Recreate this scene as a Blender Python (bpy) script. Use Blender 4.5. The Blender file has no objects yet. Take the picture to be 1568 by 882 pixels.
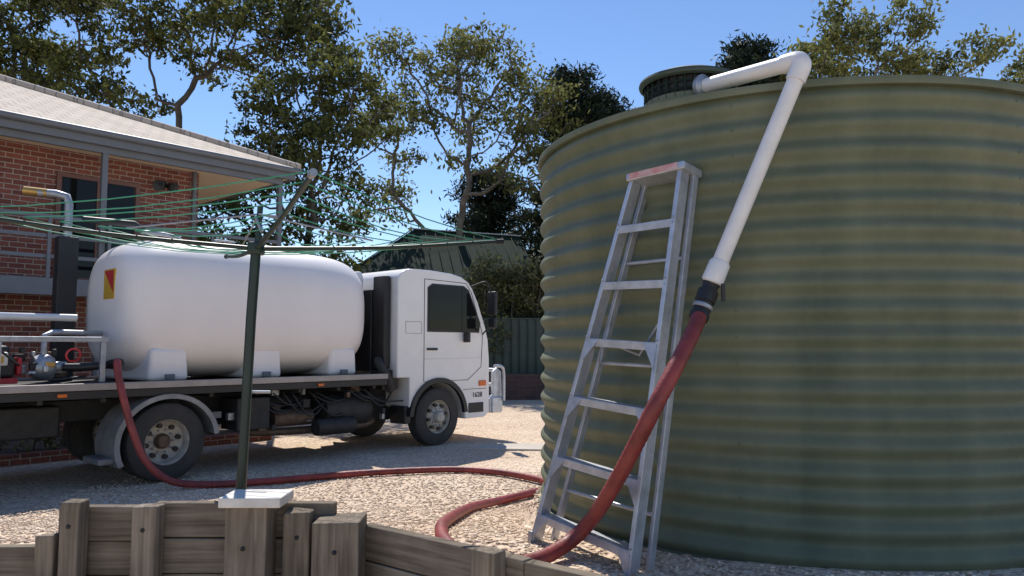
import bpy, math, random
import numpy as np
from mathutils import Vector, Matrix
random.seed(7); rng=np.random.default_rng(7)
scene=bpy.context.scene
COL=scene.collection

# ---------------------------------------------------------------- materials
def new_mat(name):
    m=bpy.data.materials.new(name); m.use_nodes=True
    nt=m.node_tree; b=nt.nodes['Principled BSDF']
    return m,nt,b
def mat(name,col,rough=.5,metal=0.,var=.15,vscale=3.,bump=0.,bscale=40.,coat=0.,dirt=None,stretch=(1,1,1),spec=None):
    m,nt,b=new_mat(name); N=nt.nodes; L=nt.links
    b.inputs['Roughness'].default_value=rough; b.inputs['Metallic'].default_value=metal
    if coat: b.inputs['Coat Weight'].default_value=coat
    if spec is not None: b.inputs['Specular IOR Level'].default_value=spec
    tc=N.new('ShaderNodeTexCoord'); mp=N.new('ShaderNodeMapping'); mp.inputs['Scale'].default_value=stretch
    L.new(tc.outputs['Object'],mp.inputs[0])
    nz=N.new('ShaderNodeTexNoise'); nz.inputs['Scale'].default_value=vscale; nz.inputs['Detail'].default_value=6
    nz.inputs['Roughness'].default_value=.65
    L.new(mp.outputs[0],nz.inputs['Vector'])
    rp=N.new('ShaderNodeValToRGB'); e=rp.color_ramp.elements
    e[0].position=.3; e[1].position=.7
    c=np.array(col); d=np.array(dirt) if dirt is not None else c*(1-var)
    e[0].color=(*d,1); e[1].color=(*np.minimum(c*(1+var*.5),1),1)
    L.new(nz.outputs['Fac'],rp.inputs[0]); L.new(rp.outputs[0],b.inputs['Base Color'])
    if bump>0:
        n2=N.new('ShaderNodeTexNoise'); n2.inputs['Scale'].default_value=bscale; n2.inputs['Detail'].default_value=5
        L.new(mp.outputs[0],n2.inputs['Vector'])
        bp=N.new('ShaderNodeBump'); bp.inputs['Strength'].default_value=bump; bp.inputs['Distance'].default_value=.02
        L.new(n2.outputs['Fac'],bp.inputs['Height']); L.new(bp.outputs[0],b.inputs['Normal'])
    return m
M={}
M['white_paint']=mat('white_paint',(.84,.82,.80),.35,var=.05,coat=.3)
M['white_poly']=mat('white_poly',(.88,.82,.785),.42,var=.05,vscale=1.5,stretch=(1,1,.5))
M['white_pvc']=mat('white_pvc',(.78,.77,.76),.4,var=.12,vscale=6)
M['black']=mat('black_paint',(.018,.018,.02),.5,var=.3,bump=.1)
M['chassis']=mat('chassis_grime',(.03,.028,.026),.65,var=.4,dirt=(.012,.012,.012),vscale=8)
M['rust']=mat('grimy_metal',(.16,.11,.08),.6,.5,var=.5,vscale=12)
M['soil']=mat('soil',(.14,.10,.07),.95,var=.5,vscale=6,bump=.5)
M['rubber']=mat('tyre_rubber',(.028,.027,.026),.8,var=.3,dirt=(.055,.05,.045),vscale=5,bump=.2)
M['rim']=mat('wheel_rim',(.50,.46,.39),.5,.1,var=.35,vscale=10)
M['alu']=mat('aluminium',(.55,.57,.62),.42,.6,var=.28,vscale=9,bump=.05)
M['galv']=mat('galvanised',(.40,.42,.45),.45,.6,var=.25,vscale=14)
M['guard']=mat('mudguard_grey',(.27,.27,.28),.5,.2,var=.3,vscale=6)
M['bed_rail']=mat('tray_rail',(.34,.31,.30),.45,.4,var=.2)
M['glass']=mat('dark_glass',(.010,.011,.012),.05,var=.2,spec=.22)
M['red_hose']=mat('red_hose',(.27,.045,.04),.5,var=.5,vscale=5,bump=.2)
M['orange']=mat('orange_lens',(.7,.15,.02),.3)
M['red']=mat('red_sticker',(.5,.03,.04),.5)
M['yellow']=mat('yellow_paint',(.6,.36,.04),.5)
M['brass']=mat('brass',(.55,.33,.1),.35,.6)
M['green_paint']=mat('hoist_green',(.014,.032,.025),.4,var=.3)
M['wire']=mat('green_wire',(.04,.34,.20),.5)
M['fascia']=mat('fascia_grey',(.15,.16,.18),.5,var=.12)
M['soffit']=mat('soffit_cream',(.84,.68,.48),.8,var=.05)
M['frame_brown']=mat('window_frame',(.17,.075,.055),.5)
M['dark_green']=mat('dark_green_steel',(.05,.072,.055),.6,var=.2)
M['shed_green']=mat('shed_green',(.026,.042,.033),.9,var=.2,spec=.15)
M['concrete']=mat('concrete',(.55,.48,.40),.85,var=.15,bump=.2)
M['cap_white']=mat('cap_white',(.74,.69,.62),.6,var=.2,vscale=8)
M['tan_roof']=mat('tan_roof',(.36,.33,.26),.9,var=.1,spec=.1)

def timber_h():
    m,nt,b=new_mat('weathered_timber'); N=nt.nodes; L=nt.links
    b.inputs['Roughness'].default_value=.9; b.inputs['Specular IOR Level'].default_value=.2
    tc=N.new('ShaderNodeTexCoord'); mp=N.new('ShaderNodeMapping'); mp.inputs['Scale'].default_value=(.8,.8,20)
    L.new(tc.outputs['Object'],mp.inputs[0])
    n=N.new('ShaderNodeTexNoise'); n.inputs['Scale'].default_value=2.2; n.inputs['Detail'].default_value=9; n.inputs['Distortion'].default_value=.4
    L.new(mp.outputs[0],n.inputs[0])
    n3=N.new('ShaderNodeTexNoise'); n3.inputs['Scale'].default_value=2.6; n3.inputs['Detail'].default_value=6
    L.new(tc.outputs['Object'],n3.inputs[0])
    rp=N.new('ShaderNodeValToRGB'); e=rp.color_ramp.elements
    e[0].position=.22; e[0].color=(.125,.10,.075,1); e[1].position=.72; e[1].color=(.37,.30,.23,1)
    L.new(n.outputs[0],rp.inputs[0])
    mx=N.new('ShaderNodeMixRGB'); mx.blend_type='MULTIPLY'; mx.inputs[0].default_value=.75
    rp2=N.new('ShaderNodeValToRGB'); rp2.color_ramp.elements[0].position=.35; rp2.color_ramp.elements[0].color=(.5,.49,.46,1); rp2.color_ramp.elements[1].position=.65
    L.new(n3.outputs[0],rp2.inputs[0]); L.new(rp.outputs[0],mx.inputs[1]); L.new(rp2.outputs[0],mx.inputs[2])
    L.new(mx.outputs[0],b.inputs['Base Color'])
    bp=N.new('ShaderNodeBump'); bp.inputs['Strength'].default_value=.5; bp.inputs['Distance'].default_value=.008
    L.new(n.outputs[0],bp.inputs['Height']); L.new(bp.outputs[0],b.inputs['Normal'])
    return m
M['timber']=timber_h()
def timber_v():
    m=M['timber'].copy(); m.name='weathered_timber_post'
    for n in m.node_tree.nodes:
        if n.type=='MAPPING': n.inputs['Scale'].default_value=(16,16,.9)
    return m
M['timber_v']=timber_v()

def brick_mat(name,c1,c2,mortar,bw=.26,rh=.095):
    m,nt,b=new_mat(name); N=nt.nodes; L=nt.links
    b.inputs['Roughness'].default_value=.85
    tc=N.new('ShaderNodeTexCoord'); s=N.new('ShaderNodeSeparateXYZ'); L.new(tc.outputs['Object'],s.inputs[0])
    a=N.new('ShaderNodeMath'); a.operation='ADD'; L.new(s.outputs[0],a.inputs[0]); L.new(s.outputs[1],a.inputs[1])
    c=N.new('ShaderNodeCombineXYZ'); L.new(a.outputs[0],c.inputs[0]); L.new(s.outputs[2],c.inputs[1])
    br=N.new('ShaderNodeTexBrick'); L.new(c.outputs[0],br.inputs['Vector'])
    br.inputs['Scale'].default_value=1; br.inputs['Brick Width'].default_value=bw; br.inputs['Row Height'].default_value=rh
    br.inputs['Mortar Size'].default_value=.009; br.inputs['Mortar Smooth'].default_value=.3
    br.inputs['Color1'].default_value=(*c1,1); br.inputs['Color2'].default_value=(*c2,1); br.inputs['Mortar'].default_value=(*mortar,1)
    br.inputs['Bias'].default_value=0
    nz=N.new('ShaderNodeTexNoise'); nz.inputs['Scale'].default_value=25; L.new(tc.outputs['Object'],nz.inputs[0])
    mx=N.new('ShaderNodeMixRGB'); mx.blend_type='OVERLAY'; mx.inputs[0].default_value=.5
    L.new(br.outputs[0],mx.inputs[1]); L.new(nz.outputs[0],mx.inputs[2]); L.new(mx.outputs[0],b.inputs['Base Color'])
    bp=N.new('ShaderNodeBump'); bp.inputs['Strength'].default_value=.5; bp.inputs['Distance'].default_value=.01; bp.invert=True
    L.new(br.outputs['Fac'],bp.inputs['Height']); L.new(bp.outputs[0],b.inputs['Normal'])
    return m
M['brick']=brick_mat('red_brick',(.25,.082,.056),(.145,.047,.038),(.36,.31,.27))
M['brick2']=brick_mat('brown_brick',(.12,.06,.05),(.08,.045,.04),(.12,.10,.09),.4,.16)

def roof_mat():
    m,nt,b=new_mat('roof_tiles'); N=nt.nodes; L=nt.links
    b.inputs['Roughness'].default_value=.85
    tc=N.new('ShaderNodeTexCoord')
    br=N.new('ShaderNodeTexBrick'); L.new(tc.outputs['Object'],br.inputs['Vector'])
    br.inputs['Scale'].default_value=1; br.inputs['Brick Width'].default_value=.3; br.inputs['Row Height'].default_value=.33
    br.inputs['Mortar Size'].default_value=.015; br.inputs['Mortar Smooth'].default_value=.6
    br.inputs['Color1'].default_value=(.58,.48,.39,1); br.inputs['Color2'].default_value=(.48,.39,.31,1); br.inputs['Mortar'].default_value=(.30,.25,.21,1)
    L.new(br.outputs[0],b.inputs['Base Color'])
    bp=N.new('ShaderNodeBump'); bp.inputs['Strength'].default_value=.5; bp.inputs['Distance'].default_value=.02; bp.invert=True
    L.new(br.outputs['Fac'],bp.inputs['Height']); L.new(bp.outputs[0],b.inputs['Normal'])
    return m
M['roof']=roof_mat()

def gravel_mat(name,k=1.,scale=38):
    m,nt,b=new_mat(name); N=nt.nodes; L=nt.links
    b.inputs['Roughness'].default_value=.95; b.inputs['Specular IOR Level'].default_value=.2
    tc=N.new('ShaderNodeTexCoord')
    v=N.new('ShaderNodeTexVoronoi'); v.inputs['Scale'].default_value=scale; L.new(tc.outputs['Object'],v.inputs['Vector'])
    sp=N.new('ShaderNodeSeparateColor'); L.new(v.outputs['Color'],sp.inputs[0])
    rp=N.new('ShaderNodeValToRGB'); rp.color_ramp.interpolation='LINEAR'
    e=rp.color_ramp.elements; e[0].position=0; e[0].color=(.34*k,.25*k,.18*k,1); e[1].position=1; e[1].color=(.80*k,.68*k,.54*k,1)
    x=e.new(.35); x.color=(.58*k,.445*k,.325*k,1); x=e.new(.75); x.color=(.72*k,.57*k,.42*k,1)
    L.new(sp.outputs[0],rp.inputs[0])
    n=N.new('ShaderNodeTexNoise'); n.inputs['Scale'].default_value=.7; n.inputs['Detail'].default_value=6; L.new(tc.outputs['Object'],n.inputs[0])
    r2=N.new('ShaderNodeValToRGB'); r2.color_ramp.elements[0].position=.3; r2.color_ramp.elements[0].color=(.84,.80,.78,1); r2.color_ramp.elements[1].position=.7
    L.new(n.outputs[0],r2.inputs[0])
    mx=N.new('ShaderNodeMixRGB'); mx.blend_type='MULTIPLY'; mx.inputs[0].default_value=1
    L.new(rp.outputs[0],mx.inputs[1]); L.new(r2.outputs[0],mx.inputs[2]); L.new(mx.outputs[0],b.inputs['Base Color'])
    bp=N.new('ShaderNodeBump'); bp.inputs['Strength'].default_value=.5; bp.inputs['Distance'].default_value=.02; bp.invert=True
    L.new(v.outputs['Distance'],bp.inputs['Height']); L.new(bp.outputs[0],b.inputs['Normal'])
    return m
M['gravel']=gravel_mat('gravel_ground',1.12)
M['stones']=gravel_mat('gravel_stones',1.18,22)

def leaf_mat(name,dark,light,trans=.3):
    m=bpy.data.materials.new(name); m.use_nodes=True; nt=m.node_tree; N=nt.nodes; L=nt.links
    b=N['Principled BSDF']; b.inputs['Roughness'].default_value=.65; b.inputs['Specular IOR Level'].default_value=.2
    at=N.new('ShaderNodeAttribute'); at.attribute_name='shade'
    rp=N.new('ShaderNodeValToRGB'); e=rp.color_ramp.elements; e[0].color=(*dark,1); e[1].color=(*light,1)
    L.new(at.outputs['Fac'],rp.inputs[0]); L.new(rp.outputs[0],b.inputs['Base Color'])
    t=N.new('ShaderNodeBsdfTranslucent'); L.new(rp.outputs[0],t.inputs[0])
    mx=N.new('ShaderNodeMixShader'); mx.inputs[0].default_value=trans
    L.new(b.outputs[0],mx.inputs[1]); L.new(t.outputs[0],mx.inputs[2]); L.new(mx.outputs[0],N['Material Output'].inputs[0])
    return m
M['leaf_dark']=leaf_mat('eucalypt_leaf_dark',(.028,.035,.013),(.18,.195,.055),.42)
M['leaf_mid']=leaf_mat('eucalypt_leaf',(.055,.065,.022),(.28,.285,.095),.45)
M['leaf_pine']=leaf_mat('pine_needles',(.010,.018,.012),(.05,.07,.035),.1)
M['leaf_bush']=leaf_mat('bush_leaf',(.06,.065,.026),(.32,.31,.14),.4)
M['bark']=mat('bark',(.19,.165,.14),.9,var=.4,dirt=(.08,.066,.052),vscale=3,bump=.4,bscale=12)
M['bark_dark']=mat('bark_dark',(.10,.085,.07),.9,var=.4,vscale=3,bump=.4,bscale=12)

# ---------------------------------------------------------------- mesh helpers
def link(o,parent=None):
    COL.objects.link(o)
    if parent is not None: o.parent=parent
    return o
def mesh_obj(name,V,F,m,parent=None,smooth=False,bevel=0,seg=2,mats=None,fm=None):
    me=bpy.data.meshes.new(name); me.from_pydata([tuple(map(float,v)) for v in V],[],F); me.update()
    if mats:
        for q in mats: me.materials.append(q)
        me.polygons.foreach_set('material_index',fm)
    else: me.materials.append(m)
    if smooth: me.polygons.foreach_set('use_smooth',[True]*len(me.polygons))
    o=bpy.data.objects.new(name,me); link(o,parent)
    if bevel>0:
        bm=o.modifiers.new('b','BEVEL'); bm.width=bevel; bm.segments=seg; bm.limit_method='ANGLE'; bm.angle_limit=math.radians(35)
        for p in me.polygons: p.use_smooth=True
        w=o.modifiers.new('wn','WEIGHTED_NORMAL'); w.keep_sharp=True
    return o
def empty(name,loc=(0,0,0),rot=0):
    e=bpy.data.objects.new(name,None); e.location=loc; e.rotation_euler=(0,0,rot); COL.objects.link(e); return e
BF=[(0,3,2,1),(4,5,6,7),(0,1,5,4),(1,2,6,5),(2,3,7,6),(3,0,4,7)]
def box(name,a,b,m,parent=None,bevel=.006):
    x0,y0,z0=a; x1,y1,z1=b
    V=[(x0,y0,z0),(x1,y0,z0),(x1,y1,z0),(x0,y1,z0),(x0,y0,z1),(x1,y0,z1),(x1,y1,z1),(x0,y1,z1)]
    return mesh_obj(name,V,BF,m,parent,bevel=bevel)
def beam(name,p0,p1,side,w,t,m,parent=None,bevel=.003):
    p0=Vector(p0);p1=Vector(p1);a=(p1-p0).normalized(); s=Vector(side); s=(s-a*s.dot(a)).normalized(); u=a.cross(s)
    V=[]
    for p in (p0,p1):
        for i,j in ((-1,-1),(1,-1),(1,1),(-1,1)): V.append(p+s*(i*w/2)+u*(j*t/2))
    return mesh_obj(name,V,BF,m,parent,bevel=bevel)
def catmull(P,n=8):
    P=[Vector(p) for p in P]; Q=[P[0]*2-P[1]]+P+[P[-1]*2-P[-2]]; out=[]
    for i in range(1,len(Q)-2):
        p0,p1,p2,p3=Q[i-1:i+3]
        for k in range(n):
            t=k/n
            out.append(.5*((2*p1)+(p2-p0)*t+(2*p0-5*p1+4*p2-p3)*t*t+(3*p1-p0-3*p2+p3)*t**3))
    out.append(P[-1]); return out
def tube_geo(P,r,seg=10,caps=True):
    P=[Vector(p) for p in P]; n=len(P); V=[];F=[]
    rr=r if hasattr(r,'__len__') else [r]*n
    T=[(P[min(i+1,n-1)]-P[max(i-1,0)]).normalized() for i in range(n)]
    up=Vector((0,0,1)) if abs(T[0].z)<.9 else Vector((1,0,0))
    s=T[0].cross(up).normalized()
    for i in range(n):
        s=(s-T[i]*s.dot(T[i])).normalized(); u=T[i].cross(s)
        for k in range(seg):
            a=2*math.pi*k/seg; V.append(P[i]+(s*math.cos(a)+u*math.sin(a))*rr[i])
    for i in range(n-1):
        for k in range(seg):
            k2=(k+1)%seg; F.append((i*seg+k,i*seg+k2,(i+1)*seg+k2,(i+1)*seg+k))
    if caps:
        F.append(tuple(range(seg-1,-1,-1))); F.append(tuple((n-1)*seg+k for k in range(seg)))
    return V,F
def tube(name,P,r,m,parent=None,seg=12,smooth_path=0):
    if smooth_path: P=catmull(P,smooth_path)
    V,F=tube_geo(P,r,seg); o=mesh_obj(name,V,F,m,parent,smooth=True)
    o.data.set_sharp_from_angle(angle=math.radians(50))
    return o
def tubes(name,paths,r,m,parent=None,seg=8):
    V=[];F=[]
    for P in paths:
        v,f=tube_geo(P,r,seg); o=len(V); V+=v; F+=[tuple(i+o for i in q) for q in f]
    return mesh_obj(name,V,F,m,parent,smooth=True)
def lathe(name,prof,origin,axis,m,parent=None,seg=40,sharp=40):
    O=Vector(origin);A=Vector(axis).normalized(); up=Vector((0,0,1)) if abs(A.z)<.9 else Vector((1,0,0))
    s=A.cross(up).normalized(); u=A.cross(s); V=[];F=[]
    for (r,h) in prof:
        for k in range(seg):
            a=2*math.pi*k/seg; V.append(O+A*h+(s*math.cos(a)+u*math.sin(a))*r)
    for i in range(len(prof)-1):
        for k in range(seg):
            k2=(k+1)%seg; F.append((i*seg+k,i*seg+k2,(i+1)*seg+k2,(i+1)*seg+k))
    o=mesh_obj(name,V,F,m,parent,smooth=True)
    o.data.set_sharp_from_angle(angle=math.radians(sharp))
    return o
def prism(name,poly,y0,y1,m,parent=None,bevel=.01,seg=2):
    """polygon in xz extruded along y"""
    n=len(poly); V=[(x,y0,z) for x,z in poly]+[(x,y1,z) for x,z in poly]
    F=[tuple(range(n)),tuple(range(2*n-1,n-1,-1))]+[(i,i+n,(i+1)%n+n,(i+1)%n) for i in range(n)]
    F=[tuple(reversed(f)) for f in F]
    o=mesh_obj(name,V,F,m,parent,bevel=bevel,seg=seg)
    import bmesh
    bm=bmesh.new(); bm.from_mesh(o.data); bmesh.ops.recalc_face_normals(bm,faces=bm.faces); bm.to_mesh(o.data); bm.free()
    return o
def quads(name,V,m,shade,parent=None):
    n=len(V)//4; me=bpy.data.meshes.new(name)
    me.vertices.add(4*n); me.vertices.foreach_set('co',V.astype(np.float32).ravel())
    me.loops.add(4*n); me.loops.foreach_set('vertex_index',np.arange(4*n,dtype=np.int32))
    me.polygons.add(n); me.polygons.foreach_set('loop_start',np.arange(0,4*n,4,dtype=np.int32))
    me.update(calc_edges=True)
    at=me.attributes.new('shade','FLOAT','FACE'); at.data.foreach_set('value',shade.astype(np.float32))
    me.materials.append(m); o=bpy.data.objects.new(name,me); return link(o,parent)
def leaves(name,C,size,m,parent=None,aspect=.42,droop=.6,shade=None):
    n=len(C); d=rng.normal(size=(n,3)); d[:,2]-=droop; d/=np.linalg.norm(d,axis=1)[:,None]
    e=rng.normal(size=(n,3)); s=np.cross(d,e); s/=np.linalg.norm(s,axis=1)[:,None]
    L=(size*rng.uniform(.6,1.3,n))[:,None]
    V=np.stack([C-d*L*.5,C+s*L*aspect*.5,C+d*L*.5,C-s*L*aspect*.5],1).reshape(-1,3)
    if shade is None: shade=rng.random(n)
    return quads(name,V,m,np.clip(shade,0,1),parent)

# ---------------------------------------------------------------- trees
def grow(trunk,attr,step,kill,maxit=120):
    nodes=[np.array(p,float) for p in trunk]; par=[-1]+list(range(len(trunk)-1))
    A=np.array(attr); N=np.array(nodes)
    D=np.linalg.norm(A[:,None]-N[None],axis=2); idx=D.argmin(1); dm=D.min(1)
    for it in range(maxit):
        if len(A)==0: break
        new=[]
        for j in np.unique(idx):
            v=A[idx==j]-nodes[j]; v/=np.linalg.norm(v,axis=1)[:,None]+1e-6
            d=v.mean(0)+rng.normal(size=3)*.18; d/=np.linalg.norm(d)+1e-6
            new.append((j,nodes[j]+d*step))
        k0=len(nodes)
        for j,p in new: nodes.append(p); par.append(int(j))
        NN=np.array(nodes[k0:]); D=np.linalg.norm(A[:,None]-NN[None],axis=2)
        bi=D.argmin(1); bd=D.min(1); u=bd<dm; idx=np.where(u,bi+k0,idx); dm=np.where(u,bd,dm)
        keep=dm>kill; A=A[keep]; idx=idx[keep]; dm=dm[keep]
    return np.array(nodes),np.array(par)
def eucalypt(name,trunk,clumps,step=.4,tip=.013,nat=40,leafn=46,lsize=.25,sig=.25,lm='leaf_mid',bm='bark',flat=.65,spreadY=1.8,dens=1.,sat=1):
    root=empty(name,tuple(trunk[0])); root_loc=np.array(trunk[0])
    tp=[np.array(p)-root_loc for p in trunk]
    pts=[tp[0]]
    for a,b in zip(tp[:-1],tp[1:]):
        k=max(1,int(np.linalg.norm(b-a)/step))
        for i in range(1,k+1): pts.append(a+(b-a)*i/k+rng.normal(size=3)*.04)
    at=[]; cl=[]
    for c in clumps:
        cl.append(c)
        for q in range(sat):
            a=rng.uniform(0,6.28); cl.append((c[0]+math.cos(a)*c[2]*.9,c[1]+math.sin(a)*c[2]*.6,c[2]*.6))
    for c in cl:
        x,z,r=c[:3]; y=trunk[0][1]+(c[3] if len(c)>3 else rng.uniform(-spreadY,spreadY))
        cc=np.array((x,y,z))-root_loc
        n=max(5,int(nat*r*r))
        v=rng.normal(size=(n,3)); v/=np.linalg.norm(v,axis=1)[:,None]; v*=(rng.random(n)**.4)[:,None]*r; v[:,2]*=flat
        at.append(cc+v)
    at=np.concatenate(at)
    N,P=grow(pts,at,step,step*.95)
    n=len(N); r=np.zeros(n); cnt=np.zeros(n)
    e=2.35; acc=np.zeros(n)
    for i in range(n-1,-1,-1):
        if acc[i]==0: acc[i]=tip**e; cnt[i]+=1
        if P[i]>=0: acc[P[i]]+=acc[i]; cnt[P[i]]+=cnt[i]
    r=acc**(1/e)
    V=[];F=[]
    for i in range(n):
        p=P[i]
        if p<0: continue
        a=Vector(N[p]);b=Vector(N[i]); t=b-a
        if t.length<1e-4: continue
        seg=6 if r[i]>.08 else 4
        v,f=tube_geo([a,b+t.normalized()*r[i]*.3],[min(r[p],r[i]*1.35),r[i]],seg,False); o=len(V); V+=v; F+=[tuple(q+o for q in ff) for ff in f]
    mesh_obj('trunk_and_limbs',V,F,M[bm],root,smooth=True)
    tw=np.where(cnt<=3)[0]; tw=tw[rng.random(len(tw))<dens]
    C=[];S=[]
    for i in tw:
        if N[i][2]<2.5: continue
        k=int(leafn*rng.uniform(.3,1.5)); s=sig*rng.uniform(.6,1.3)
        g=rng.normal(size=(k,3))*s*np.array((1,1,.6))
        base=rng.uniform(.1,.7)
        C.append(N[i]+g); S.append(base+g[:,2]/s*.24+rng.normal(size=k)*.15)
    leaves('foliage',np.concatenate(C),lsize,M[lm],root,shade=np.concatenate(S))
    return root
def conifer(name,base,H,R,z0=2.,lm='leaf_pine',n=48,ls=.32):
    root=empty(name,base); V=[];F=[];C=[];S=[]
    v,f=tube_geo([(0,0,0),(0.1,0,H*.5),(0,0,H)],[.28,.17,.03],8); V+=v;F+=f
    z=z0
    while z<H-.2:
        fr=1-(z-z0)/(H-z0); L0=R*(fr**.5)
        for k in range(6):
            a=rng.uniform(0,6.283); L=L0*rng.uniform(.45,1.2)+.2
            p=[Vector((0,0,z)),Vector((math.cos(a)*L*.5,math.sin(a)*L*.5,z+L*.08)),Vector((math.cos(a)*L,math.sin(a)*L,z+L*.28))]
            v,f=tube_geo(p,[.05,.03,.01],4,False); o=len(V); V+=v; F+=[tuple(i+o for i in q) for q in f]
            m=max(2,int(L/.33))
            for j in range(m):
                t=(j+1)/m; q=np.array(p[0].lerp(p[1],t*2) if t<.5 else p[1].lerp(p[2],t*2-1))
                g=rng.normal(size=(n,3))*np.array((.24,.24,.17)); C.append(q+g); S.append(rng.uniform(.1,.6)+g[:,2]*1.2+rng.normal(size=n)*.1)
        z+=rng.uniform(.28,.5)
    mesh_obj('trunk_and_limbs',V,F,M['bark_dark'],root,smooth=True)
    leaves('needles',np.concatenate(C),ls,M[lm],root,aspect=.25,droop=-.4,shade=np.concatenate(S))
    return root
def shrub(name,base,blobs,n=900,ls=.12,lm='leaf_bush',sig=.5,stem=.015):
    root=empty(name,base); C=[];S=[];P=[]
    for (x,y,z,r) in blobs:
        sub=max(5,int(14*r)); 
        for q in range(sub):
            v=rng.normal(size=3); v/=np.linalg.norm(v); c=np.array((x,y,z))+v*r*rng.uniform(.4,1)*np.array((1,1,.9))
            c[2]=max(c[2],.05); k=int(n*r/sub)
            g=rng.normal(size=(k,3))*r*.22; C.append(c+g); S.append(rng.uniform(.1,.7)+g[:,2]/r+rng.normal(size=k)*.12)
            P.append([(x*.7,y*.7,0),(x*.8+c[0]*.2,y*.8+c[1]*.2,c[2]*.5),tuple(c)])
    tubes('stems',P,stem,M['bark'],root,5)
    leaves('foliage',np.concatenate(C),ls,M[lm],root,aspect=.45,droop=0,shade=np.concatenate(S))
    return root

eucalypt('eucalyptus_tree',[(-11.2,26,0),(-11.4,26,4.5),(-11.9,26,7.6)],
 [(-15.8,12.8,1.4),(-16.8,11.6,1.0),(-15.1,11.2,1.1),(-13.9,13.5,1.2),(-15.5,14.4,1.3),(-12.6,13.4,1.0),(-11.2,13.8,1.0),(-10,13.0,1.1),(-8.8,13.8,1.2),
  (-7.9,12.4,1.2),(-6.9,13.2,1.1),(-6.5,12.0,1.0),(-8.3,11.0,.9),(-14.1,10.3,.9),(-9.6,11.5,.8),(-10.2,14.8,1.1),(-13.2,15,1.1),(-16.2,10.2,.9),(-12.7,10.6,.6),(-7.5,14.6,1.0),(-11.4,11.9,.6)],
 lm='leaf_dark',bm='bark_dark',nat=32,leafn=36)
eucalypt('eucalyptus_tree',[(-5.9,23,0),(-6.1,23,3.0),(-6.3,23,5.0)],
 [(-7.2,9.2,1.0),(-6.3,8.4,1.0),(-5.8,9.5,.9),(-4.9,9.5,.9),(-4.3,8.8,.85),(-4.9,7.9,.9),(-6.8,7.4,1.0),(-5.8,7,.9),(-7.8,7.9,.9),(-4.8,10.0,.6),
  (-5.4,10.5,.8),(-6.4,6.1,.9),(-7.8,6.2,1.0),(-9,6,.9),(-4.8,6.7,.6),(-8.6,7.2,.8),(-5.2,5.6,.7),(-7.0,5.0,.9),(-8.4,4.8,.9),(-6.6,10.1,.7)],
 lm='leaf_dark',bm='bark_dark',lsize=.2,sig=.21,nat=46,step=.36,leafn=42)
eucalypt('eucalyptus_tree',[(-2.7,32,0),(-2.6,32,3.5),(-2.6,32,5.6)],
 [(-5.2,14.0,1.1),(-3.9,14.7,1.2),(-2.4,15.0,1.2),(-1.1,14.5,1.2),(0,13.6,1.2),(1.15,12.7,1.2),(1.8,11.5,1.1),(.5,11.9,1.1),(-1.25,12.9,1.1),(-2.9,13.4,1.1),
  (-4.7,12.7,1.2),(-5.6,11.1,1.2),(-4.7,10,.8),(-3.5,11.6,1.0),(-1.7,11.4,1.0),(0,10.4,1.0),(1.3,9.7,1.1),(1.2,8.2,.9),(-5.4,8.8,1.0),(-5.8,7.4,.9),(-.6,8.6,.6),(-2.8,9.9,.6),(-1.2,9.8,.6)],
 lm='leaf_mid',bm='bark',lsize=.25,sig=.31,nat=30,step=.42,tip=.018,dens=.92,leafn=32)
eucalypt('eucalyptus_tree',[(14,30,0),(14.1,30,5),(14.2,30,8.6)],
 [(11.9,13.3,1.0),(12.9,14.4,1.0),(14.3,14.7,1.1),(15.6,14.4,1.1),(16.9,13.9,1.0),(18.2,13.2,1.0),(14.8,13.2,1.0),(11.0,12.8,.8),(16.3,12.9,1.0),(13.3,12.9,.9),(17.6,12.4,.8),(12.4,12.3,.8)],
 lm='leaf_mid',bm='bark',nat=38,step=.45,flat=.8)
eucalypt('eucalyptus_tree',[(-20,27,0),(-19.6,27,6),(-19,27,9)],
 [(-18.8,13.8,1.2),(-17.6,12.6,1.0),(-18.6,11.6,1.1),(-17.2,14.6,1.1),(-19.8,12.6,1.2),(-17.9,10.4,.9),(-19.2,10.4,1.0)],
 lm='leaf_dark',bm='bark_dark',nat=38)
eucalypt('eucalyptus_tree',[(22.2,30,0),(22,30,9)],
 [(21.6,13.2,1.0),(22.6,14,1.1),(23.6,13,1)],lm='leaf_mid',nat=34,step=.45)
conifer('pine_tree',(2.9,34,0),14.7,2.9)
conifer('pine_tree',(4.6,35,0),13.9,2.6)
conifer('pine_tree',(10.0,31,0),14.9,3.0)
conifer('pine_tree',(-1.0,38,0),11.0,3.0)
shrub('background_shrub',(-7,22.2,0),[(-3,0,2.2,1.6),(-1.5,.3,3.4,1.6),(0,0,2.6,1.6),(1.2,.5,3.6,1.3),(-2.8,.6,4.2,1.3),(2.0,.2,2.2,1.2)],n=3800,ls=.16,lm='leaf_dark')
shrub('background_shrub',(-.6,26.6,.6),[(-1.4,0,2.4,1.1),(-.5,.2,3.3,1.1),(.5,0,3.2,1.1),(1.3,.1,3.4,1.0),(-2.2,.3,2.0,1.0),(2.1,.2,2.6,1.0),(-.2,.1,1.6,1.2),(1.4,.1,1.7,1.1)],n=2300,ls=.15,stem=.022)
dt=empty('distant_trees',(0,60,0)); C=[];S=[]
for i in range(150):
    x=rng.uniform(-75,75); h=rng.uniform(2.2,5.4); 
    for q in range(6):
        c=np.array((x+rng.normal()*1.4,rng.normal()*2,rng.uniform(.4,h))); g=rng.normal(size=(55,3))*.8
        C.append(c+g); S.append(rng.uniform(.2,.6)+g[:,2]*.2)
leaves('foliage',np.concatenate(C),.8,M['leaf_dark'],dt,aspect=.5,droop=0,shade=np.concatenate(S))

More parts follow.
